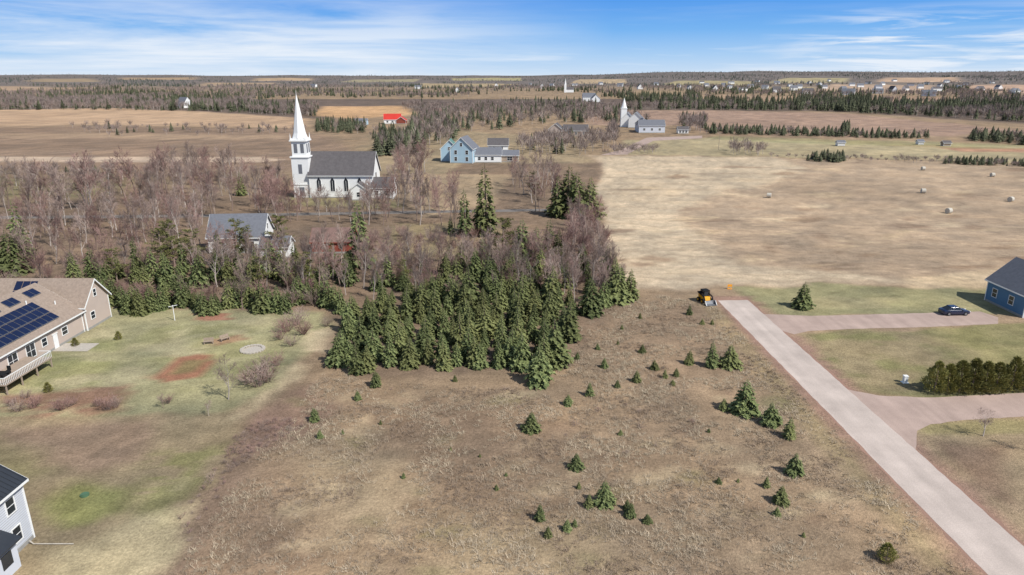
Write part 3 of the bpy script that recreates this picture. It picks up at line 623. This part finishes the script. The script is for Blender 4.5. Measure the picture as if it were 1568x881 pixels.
b=B(); q=[(-1.8,-6.3,2.45),(3.4,-6.3,2.45),(3.4,-4.65,3.1),(-1.8,-4.65,3.1)]; b.hexa(q+[(k[0],k[1],k[2]+.14) for k in q]); b.obj('bay_roof',M['metal'],hg)
b=B(); b.box((-.3,-5.97,1.5),(1.1,.03,1.2)); b.box((1.9,-5.97,1.5),(1.1,.03,1.2)); b.obj('bay_windows',M['glass'],hg)
b=B(); p0=P(52,834); p1=P(113,834); b.tube((*p0,.08),(*p1,.08),.05,.05,8,0,True); b.tube((p0[0]-.3,p0[1],.4),(*p0,.08),.05,.05,8,0,True); b.obj('drain_pipe',M['stone'])
# church
ch=empty('white_church',-55.5,228)
house('nave',0,0,0,20.5,12.5,7.6,14.2,M['white'],M['dshingle'],[],.5,parent=ch)
fr=B(); gl=B()
for i in range(4):
    xx=-7.2+i*4.4
    gl.box((xx,-6.27,3.9),(1.35,.05,3.4)); gl.hexa([(xx-.67,-6.295,5.6),(xx+.67,-6.295,5.6),(xx+.67,-6.245,5.6),(xx-.67,-6.245,5.6),(xx-.08,-6.295,6.6),(xx+.08,-6.295,6.6),(xx+.08,-6.245,6.6),(xx-.08,-6.245,6.6)])
    for s in (-1,1): fr.box((xx+s*.77,-6.29,3.9),(.16,.08,3.5))
    fr.box((xx,-6.31,3.9),(.08,.05,3.4)); fr.box((xx,-6.3,2.1),(1.8,.12,.14))
gl.box((10.27,0,5.5),(.05,1.6,4)); gl.box((10.27,-3.6,4),(.05,1.1,2.8)); gl.box((10.27,3.6,4),(.05,1.1,2.8))
gl.obj('church_windows',M['glass'],ch); fr.obj('window_surrounds',M['white'],ch)
b=B(); tx,ty=-13.0,-3.0
b.box((tx,ty,6.5),(5.4,5.4,13)); b.box((tx,ty,13.1),(6.0,6.0,.4)); b.box((tx,ty,15.7),(4.6,4.6,4.8)); b.box((tx,ty,18.25),(5.6,5.6,.4)); b.box((tx,ty,18.7),(4.9,4.9,.5))
for sx in (-1,1):
    for sy in (-1,1): b.tube((tx+sx*2.4,ty+sy*2.4,18.4),(tx+sx*2.4,ty+sy*2.4,20.6),.28,.02,4)
b.box((tx,ty,4.3),(5.7,5.7,.25)); b.obj('tower',M['white'],ch)
b=B(); b.tube((tx,ty,18.9),(tx,ty,20.6),2.6,2.0,8); b.tube((tx,ty,20.6),(tx,ty,32.6),2.0,.05,8); b.tube((tx,ty,32.5),(tx,ty,33.8),.05,.03,5); b.obj('spire',M['white'],ch)
b=B()
for s in (-1,1):
    b.box((tx+s*1.05,ty-2.32,15.8),(1.1,.06,2.9)); b.box((tx+2.32,ty+s*1.05,15.8),(.06,1.1,2.9)); b.box((tx-2.32,ty+s*1.05,15.8),(.06,1.1,2.9))
b.box((tx,ty-2.72,9.3),(1.2,.06,3)); b.box((tx+2.72,ty,9.3),(.06,1.2,3)); b.box((tx,ty-2.72,2),(1.6,.06,2.8)); b.obj('louvres',M['gshingle'],ch)
house('vestry',13.5,-4.5,0,7,7,3.6,6.4,M['white'],M['dshingle'],[('F',-1.8,1.9,1,1.4),('F',1.4,1.9,1,1.4),('R',0,1.9,1,1.4)],.3,parent=ch)
house('annex',6.5,-8.6,90,5,5.5,3.4,5.4,M['white'],M['dshingle'],[('L',0,1.9,1,1.4)],.3,parent=ch)
house('white_house',-62,153,4,12,8.5,3.8,8.0,M['white'],M['gshingle'],[('F',-3,2,1.1,1.4),('F',0,2,1.1,1.4),('F',3.4,2,1.1,1.4),('R',-1.8,2,1,1.4),('R',1.8,2,1,1.4),('R',0,5.3,.9,1.2)],.4)
house('white_garage',-52,147,4,6,5.5,2.5,4.2,M['white'],M['gshingle'],[('F',0,1.5,1.1,1)],.3)
house('red_barn',-40.5,152,2,9,6.5,2.6,5,M['redsd'],M['brroof'],[('F',-2,1.5,.9,.9),('F',2,1.5,.9,.9)],.3,trim=M['redsd'])
bh=house('blue_farmhouse',-22,320,80,12,10.5,6.6,11.5,M['lblue'],M['gshingle'],[('L',-2.6,2,1.2,1.7),('L',2.6,2,1.2,1.7),('L',-2.6,5,1.2,1.7),('L',2.6,5,1.2,1.7),('L',0,8.4,1,1.5),('F',-3,5,1.2,1.6),('F',2,5,1.2,1.6)],.4)
house('teal_barn',-29,325,90,9,8,6,9.8,M['lblue'],M['teal'],[('L',0,6,1.2,1.4)],.4)
house('white_farmhouse_wing',-11,321,0,12,8,3.6,6.4,M['white'],M['gshingle'],[('F',-4,1.9,1.2,1.4),('F',-1,1.9,1.2,1.4),('F',2,1.9,1.2,1.4)],.4)
house('grey_garage',-1,323,0,8,8,3,5,M['wood'],M['gshingle'],[('F',0,1.6,2.4,1.6)],.4)
house('white_house',-7,352,0,10,8,5,8,M['white'],M['dshingle'],[('F',-2,3.5,1,1.3),('F',2,3.5,1,1.3)],.4)
def fh(name,u,v,L,W,e,r,rot,wm,rm,wn=True):
    x0,y0=P(u,v); z=float(terrain(x0,y0)); return house(name,x0,y0+W/2,rot,L,W,e,r,wm,rm,[('F',-L*.3,e*.5,1.4,1.5),('F',0,e*.5,1.4,1.5),('F',L*.3,e*.5,1.4,1.5)] if wn else [],.4,z0=z)
fh('red_roof_house',600,190,14,10,3.6,7.8,8,M['white'],M['redroof']); fh('red_roof_garage',614,190,8,8,2.8,5.6,90,M['redsd'],M['redroof'],False)
fh('brown_house',852,210,12,9,5,8.5,80,M['beige'],M['dshingle']); fh('solar_roof_house',882,209,16,9,3.6,7.2,0,M['wood'],M['dshingle']); fh('white_cottage',668,178,14,9,4,7,0,M['white'],M['brroof'])
fh('white_farmhouse',975,196,12,10,7,11.5,75,M['white'],M['gshingle']); fh('grey_farmhouse',998,204,18,10,5,8.6,0,M['grey'],M['gshingle']); fh('grey_farmhouse',985,202,10,9,5.5,9,90,M['grey'],M['gshingle']); fh('shed',1046,205,7,5,2.8,4.6,0,M['white'],M['dshingle'])
x0,y0=P(957,196); fc=empty('white_chapel',x0,y0+10); house('nave',4,4,80,18,10,6,11,M['white'],M['gshingle'],[],.4,parent=fc)
b=B(); b.box((0,0,7),(4.4,4.4,14)); b.box((0,0,14.2),(5,5,.5)); b.obj('tower',M['white'],fc); b=B(); b.tube((0,0,14.4),(0,0,22),2.3,.05,8); b.obj('spire',M['white'],fc)
fh('farm_shed',552,192,10,7,3,5,0,M['lblue'],M['gshingle'],False)
fh('small_shed',1288,224,4,3,2.0,3.0,0,M['white'],M['gshingle'],False); fh('small_shed',1450,224,4,3,1.8,2.8,0,M['wood'],M['dshingle'],False); fh('small_shed',1410,222,3,3,1.8,2.8,0,M['white'],M['gshingle'],False)
random.seed(5)
for u,v in ((902,156),(912,157),(1040,134),(1056,138),(1082,134),(1095,139),(1118,137),(1138,141),(1150,135),(1172,137),(1190,142),(1216,139),(1238,144),(1262,136),(1292,139),(1318,134),(1346,136),(1368,141),(1388,139),(1424,148),(1410,136),(1436,140),(1470,136),(1502,140),(1530,137),(1556,144),(845,132),(830,136),(812,131),(950,133),(980,137),(1005,131),(280,166),(700,142),(480,134),(1190,129),(1240,129),(1330,129),(1120,129),(1420,130),(1300,146),(1075,128),(1160,126),(1270,125),(1370,125),(1450,127),(1520,128),(1210,133),(1345,144),(1480,131),(880,133),(920,130),(760,133),(640,137),(1395,132),(1108,133),(1255,131),(1225,136),(1305,132),(1352,131),(1440,134)):
    fh('distant_house',u,v,random.uniform(12,24),random.uniform(9,13),random.uniform(5,7.5),random.uniform(9.5,13),random.choice((0,90,20,-30)),random.choice([M['white']]*5+[M['grey']]),random.choice([M['gshingle'],M['dshingle'],M['gshingle']]),False)
x0,y0=P(868,142); dc=empty('distant_church',x0,y0,float(terrain(x0,y0))); house('nave',7,3,0,18,10,7,13,M['white'],M['dshingle'],[],.4,parent=dc); b=B(); b.box((-4,0,9),(5,5,18)); b.obj('tower',M['white'],dc); b=B(); b.tube((-4,0,18),(-4,0,32),2.4,.05,8); b.obj('spire',M['white'],dc)
bl=house('blue_house',88.2,110.5,90,9.5,8.5,3.9,7.6,M['blue'],M['gshingle'],[('B',2.6,2.0,1.1,1.4),('B',-1.5,2,1.1,1.4),('L',2.0,1.9,1.2,1.5),('L',-1.6,1.9,1.2,1.5),('L',0,5,.9,1.1)],.4)
house('side_wing',0,-7,0,10,6,3.9,6.2,M['blue'],M['gshingle'],[],.4,parent=bl)
# ---------- objects ----------
def cyl(bb,c,axis,r,w,k=20,mi=0):
    a=Vector(axis).normalized()*w/2; bb.tube(Vector(c)-a,Vector(c)+a,r,r,k,mi,True)
M['carp']=mat('dark_blue_car_paint',(24,34,62),.25,.05,coat=.6,spec=.5)
x0,y0=P(1465,484); car=empty('parked_car',x0,y0+.9,.012,math.radians(2))
def loft(secs,name,m_,par,bev=.05):
    b=B(); n=len(secs)
    for s in secs:
        xx,hw,zl,zh=s; b.v+=[(xx,-hw,zl),(xx,hw,zl),(xx,hw*.97,zh),(xx,-hw*.97,zh)]
    for i in range(n-1):
        q=i*4
        for j in range(4): b.f.append((q+j,q+(j+1)%4,q+4+(j+1)%4,q+4+j)[::-1]); b.m.append(0)
    b.f.append((0,1,2,3)); b.f.append((n*4-1,n*4-2,n*4-3,n*4-4)); b.m+=[0,0]
    return b.obj(name,m_,par,True,bev)
loft([(-2.3,.72,.35,.72),(-2.2,.84,.25,.88),(-1.5,.9,.22,.98),(-.8,.91,.22,.97),(.7,.91,.22,.95),(1.5,.9,.22,.88),(2.15,.82,.25,.74),(2.32,.66,.35,.6)],'body',M['carp'],car)
b=B(); b.hexa([(-1.75,-.8,.95),(1.05,-.8,.93),(1.05,.8,.93),(-1.75,.8,.95),(-1.05,-.6,1.4),(.2,-.6,1.42),(.2,.6,1.42),(-1.05,.6,1.4)]); b.obj('glasshouse',M['glass'],car,False,.05)
b=B(); b.hexa([(-1.1,-.63,1.39),(.25,-.63,1.41),(.25,.63,1.41),(-1.1,.63,1.39),(-1.0,-.55,1.46),(.12,-.55,1.48),(.12,.55,1.48),(-1.0,.55,1.46)])
for s in (-1,1): b.hexa([(-.35,s*.79-.02,.94),(-.27,s*.79-.02,.94),(-.27,s*.79+.02,.94),(-.35,s*.79+.02,.94),(-.35,s*.62-.02,1.42),(-.27,s*.62-.02,1.42),(-.27,s*.62+.02,1.42),(-.35,s*.62+.02,1.42)]); b.box((.85,s*.95,.98),(.2,.16,.12))
b.obj('roof_panel',M['carp'],car)
b=B(); b2=B(); b3=B()
for wx_ in (-1.4,1.42):
    for s in (-1,1): cyl(b,(wx_,s*.82,.32),(0,1,0),.33,.22,24); cyl(b2,(wx_,s*.93,.32),(0,1,0),.2,.04,12)
for s in (-1,1): b3.box((2.2,s*.6,.66),(.2,.3,.12))
b.obj('tyres',M['black'],car); b2.obj('wheel_rims',M['steel'],car); b3.obj('headlights',M['white'],car)
x0,y0=P(1082,466); sk=empty('skid_steer_loader',x0,y0+1.2,0,math.radians(-75))
b=B(); b.hexa([(-1.2,-.65,.35),(1.0,-.65,.35),(1.0,.65,.35),(-1.2,.65,.35),(-1.35,-.65,1.35),(.7,-.65,1.1),(.7,.65,1.1),(-1.35,.65,1.35)]); b.obj('chassis',M['yellow'],sk,False,.05)
b=B(); b.box((-.2,0,2.18),(1.3,1.15,.12))
for xx in (-.75,.4):
    for s in (-1,1): b.box((xx,s*.52,1.6),(.1,.1,1.1))
b.box((-1.1,0,1.5),(.5,1.1,.4)); b.obj('cab_frame',M['black'],sk)
b=B(); b.box((-.2,0,1.6),(1.0,.9,1.0)); b.obj('cab_glass',M['glass'],sk)
b=B()
for s in (-1,1):
    b.hexa([(-1.3,s*.78-.07,1.5),(.9,s*.78-.07,1.15),(.9,s*.78+.07,1.15),(-1.3,s*.78+.07,1.5),(-1.3,s*.78-.07,1.75),(.95,s*.78-.07,1.35),(.95,s*.78+.07,1.35),(-1.3,s*.78+.07,1.75)])
    b.hexa([(1.45,s*.78-.07,.3),(1.6,s*.78-.07,.3),(1.6,s*.78+.07,.3),(1.45,s*.78+.07,.3),(.8,s*.78-.07,1.3),(.97,s*.78-.07,1.35),(.97,s*.78+.07,1.35),(.8,s*.78+.07,1.3)])
b.obj('lift_arms',M['black'],sk)
b=B(); b.hexa([(1.5,-1,.08),(2.4,-1,.05),(2.4,1,.05),(1.5,1,.08),(1.45,-1,.16),(2.4,-1,.1),(2.4,1,.1),(1.45,1,.16)]); b.hexa([(1.45,-1,.1),(1.55,-1,.1),(1.55,1,.1),(1.45,1,.1),(1.6,-1,.8),(1.7,-1,.8),(1.7,1,.8),(1.6,1,.8)])
for s in (-1,1): b.hexa([(1.5,s*.99-.02,.1),(2.35,s*.99-.02,.1),(2.35,s*.99+.02,.1),(1.5,s*.99+.02,.1),(1.62,s*.99-.02,.78),(1.75,s*.99-.02,.78),(1.75,s*.99+.02,.78),(1.62,s*.99+.02,.78)])
b.obj('bucket',M['steel'],sk)
b=B(); b2=B()
for xx in (-.75,.6):
    for s in (-1,1): cyl(b,(xx,s*.85,.4),(0,1,0),.42,.3,20); cyl(b2,(xx,s*1.0,.4),(0,1,0),.2,.05,12)
b.obj('tyres',M['black'],sk); b2.obj('wheel_rims',M['yellow'],sk)
x0,y0=P(1117,443); b=B(); b.box((0,0,.7),(.85,.04,.45)); b.box((-.3,.04,.35),(.06,.05,.7)); b.box((.3,.04,.35),(.06,.05,.7)); b.box((0,.04,.06),(.85,.35,.08)); o=b.obj('road_end_sign',M['orange']); o.location=(x0,y0,0)
for u,v in ((1177,303),(1413,296),(1452,327),(1547,309),(1519,271),(1413,261)):
    x0,y0=P(u,v); b=B(); k=28; r=.8
    prof=[(-.68,.0),(-.68,.72),(-.6,r),(.6,r),(.68,.72),(.68,.0)]
    for xx,rr in prof: b.v+=[(xx,max(rr,.01)*math.cos(2*math.pi*i/k)*random.uniform(.98,1.02),.78+max(rr,.01)*math.sin(2*math.pi*i/k)*random.uniform(.98,1.02)) for i in range(k)]
    for i in range(5):
        for j in range(k): b.f.append((i*k+j,i*k+(j+1)%k,(i+1)*k+(j+1)%k,(i+1)*k+j)); b.m.append(0)
    o=b.obj('hay_bale',M['straw']); o.location=(x0,y0,0); o.rotation_euler=(0,0,random.uniform(-.5,.5))
x0,y0=P(1385,586); b=B(); b.box((0,0,.45),(.5,.45,.9)); b.box((0,0,.95),(.58,.53,.1)); b.box((0,0,.05),(.8,.75,.1)); o=b.obj('utility_pedestal',M['white'],None,False,.02); o.location=(x0,y0,0)
x0,y0=P(268,491); b=B(); b.tube((0,0,0),(0,0,2.6),.06,.05,8,0,True); b.tube((-.7,0,2.5),(.7,0,2.5),.04,.04,6,0,True); o=b.obj('clothesline_post',M['white']); o.location=(x0,y0,0); o.rotation_euler=(0,0,.8)
x0,y0=P(387,536); b=B()
for i in range(22):
    t=i*6.283/22; b.box((1.55*math.cos(t),1.55*math.sin(t),.12),(.36+random.random()*.1,.34,.24+random.random()*.06))
o=b.obj('stone_fire_ring',M['stone'],None,False,.05); o.location=(x0,y0,0)
sheet('gravel_pad',[(x0+1.4*math.cos(t*.3),y0+1.4*math.sin(t*.3)) for t in range(21)],.01,M['stone'],.02)
x0,y0=P(130,759); b=B(); cyl(b,(0,0,.08),(0,0,1),.4,.16,20); cyl(b,(0,0,.19),(0,0,1),.32,.06,20); o=b.obj('septic_lid',mat('green_plastic',(80,110,84),.6)); o.location=(x0,y0,0)
for u,v in ((320,527),(345,522)):
    x0,y0=P(u,v); b=B(); b.box((0,0,.45),(1.4,.4,.06)); b.box((0,.22,.75),(1.4,.05,.4))
    for s in (-1,1): b.box((s*.6,0,.21),(.08,.36,.42))
    o=b.obj('garden_bench',M['wood']); o.location=(x0,y0,0); o.rotation_euler=(0,0,random.random())
for u,v in ((155,336),(330,333),(650,329),(820,327),(1100,230),(905,215)):
    x0,y0=P(u,v); b=B(); b.tube((0,0,0),(0,0,9.5),.15,.1,8,0,True); b.box((0,0,8.8),(2.0,.12,.14)); o=b.obj('utility_pole',M['wood']); o.location=(x0,y0,0)
# ---------- light ----------
sd=Vector((.80,-.60,0)).normalized(); EL=math.radians(46)
S=Vector((sd.x*math.cos(EL),sd.y*math.cos(EL),math.sin(EL)))
ld=bpy.data.lights.new('sun','SUN'); ld.energy=5.0; ld.angle=math.radians(.5); ld.color=(1,.97,.925); lo=bpy.data.objects.new('sun',ld); scene.collection.objects.link(lo); lo.rotation_euler=S.to_track_quat('Z','Y').to_euler()
w=bpy.data.worlds.new('World'); scene.world=w; w.use_nodes=True; nt=w.node_tree; bg=nt.nodes['Background']
try:
    w.cycles.sampling_method='MANUAL'; w.cycles.sample_map_resolution=256
except Exception as ex: print(ex)
tc=nt.nodes.new('ShaderNodeTexCoord'); sx=nt.nodes.new('ShaderNodeSeparateXYZ'); nt.links.new(tc.outputs['Generated'],sx.inputs[0])
sk=nt.nodes.new('ShaderNodeTexSky'); sk.sky_type='NISHITA'; sk.sun_disc=False; sk.sun_elevation=EL; sk.sun_rotation=math.atan2(sd.x,sd.y); sk.altitude=50; sk.air_density=1.0; sk.dust_density=.6; sk.ozone_density=1.5
rp=nt.nodes.new('ShaderNodeValToRGB'); nt.links.new(mrange(nt,sx.outputs[2],0,.2,0,1),rp.inputs[0])
el=rp.color_ramp.elements; el[0].position=0; el[0].color=(.62,.75,.90,1); el[1].position=1; el[1].color=(.06,.24,.72,1)
e=el.new(.14); e.color=(.40,.62,.90,1); e=el.new(.30); e.color=(.19,.46,.88,1); e=el.new(.52); e.color=(.085,.32,.84,1)
low=vscale(nt,rp.outputs[0],mrange(nt,sx.outputs[2],0,1,10,10))
base=mix(nt,mrange(nt,sx.outputs[2],.12,.35,0,1),low,sk.outputs[0])
def cl(scale,sc,rot,a,b_,det=6,dist=0):
    mp=nt.nodes.new('ShaderNodeMapping'); mp.inputs['Scale'].default_value=sc; mp.inputs['Rotation'].default_value=rot; nt.links.new(tc.outputs['Generated'],mp.inputs['Vector'])
    n=nt.nodes.new('ShaderNodeTexNoise'); n.inputs['Scale'].default_value=scale; n.inputs['Detail'].default_value=det; n.inputs['Roughness'].default_value=.6; n.inputs['Distortion'].default_value=dist; nt.links.new(mp.outputs[0],n.inputs['Vector'])
    return mrange(nt,n.outputs['Fac'],a,b_,0,1)
az=math2(nt,'DIVIDE',sx.outputs[0],math2(nt,'MAXIMUM',sx.outputs[1],.05))
lm=math2(nt,'MULTIPLY',mrange(nt,az,.14,-.15,0,1),mrange(nt,sx.outputs[2],.10,.035,.3,1))
rm=math2(nt,'MULTIPLY',mrange(nt,az,.34,.48,0,1),mrange(nt,sx.outputs[2],.085,.05,0,1))
c1=math2(nt,'MULTIPLY',cl(2.2,(1,1,13),(0,.05,0),.37,.60,6,.4),lm); c2=math2(nt,'MULTIPLY',cl(5.2,(1,1,13),(0,-.04,0),.45,.60,6,.6),rm)
c3=math2(nt,'MULTIPLY',cl(3.4,(1,1,18),(0,.02,0),.52,.72,4,0),mrange(nt,sx.outputs[2],.06,.03,.1,.7))
cc=math2(nt,'MINIMUM',math2(nt,'MULTIPLY',math2(nt,'MAXIMUM',math2(nt,'MAXIMUM',c1,c2),c3),.9),.9)
out=mix(nt,cc,base,(8.3,8.9,9.7))
nt.links.new(out,bg.inputs['Color']); bg.inputs['Strength'].default_value=.1
# ---------- camera ----------
cd=bpy.data.cameras.new('camera'); cd.lens=24; cd.sensor_width=36; cd.clip_end=60000; cd.clip_start=.5; co=bpy.data.objects.new('camera',cd); scene.collection.objects.link(co); co.location=(0,0,H); co.rotation_euler=(math.pi/2-TH,0,0); scene.camera=co
scene.view_settings.view_transform='Standard'; scene.view_settings.look='None'; scene.view_settings.exposure=0
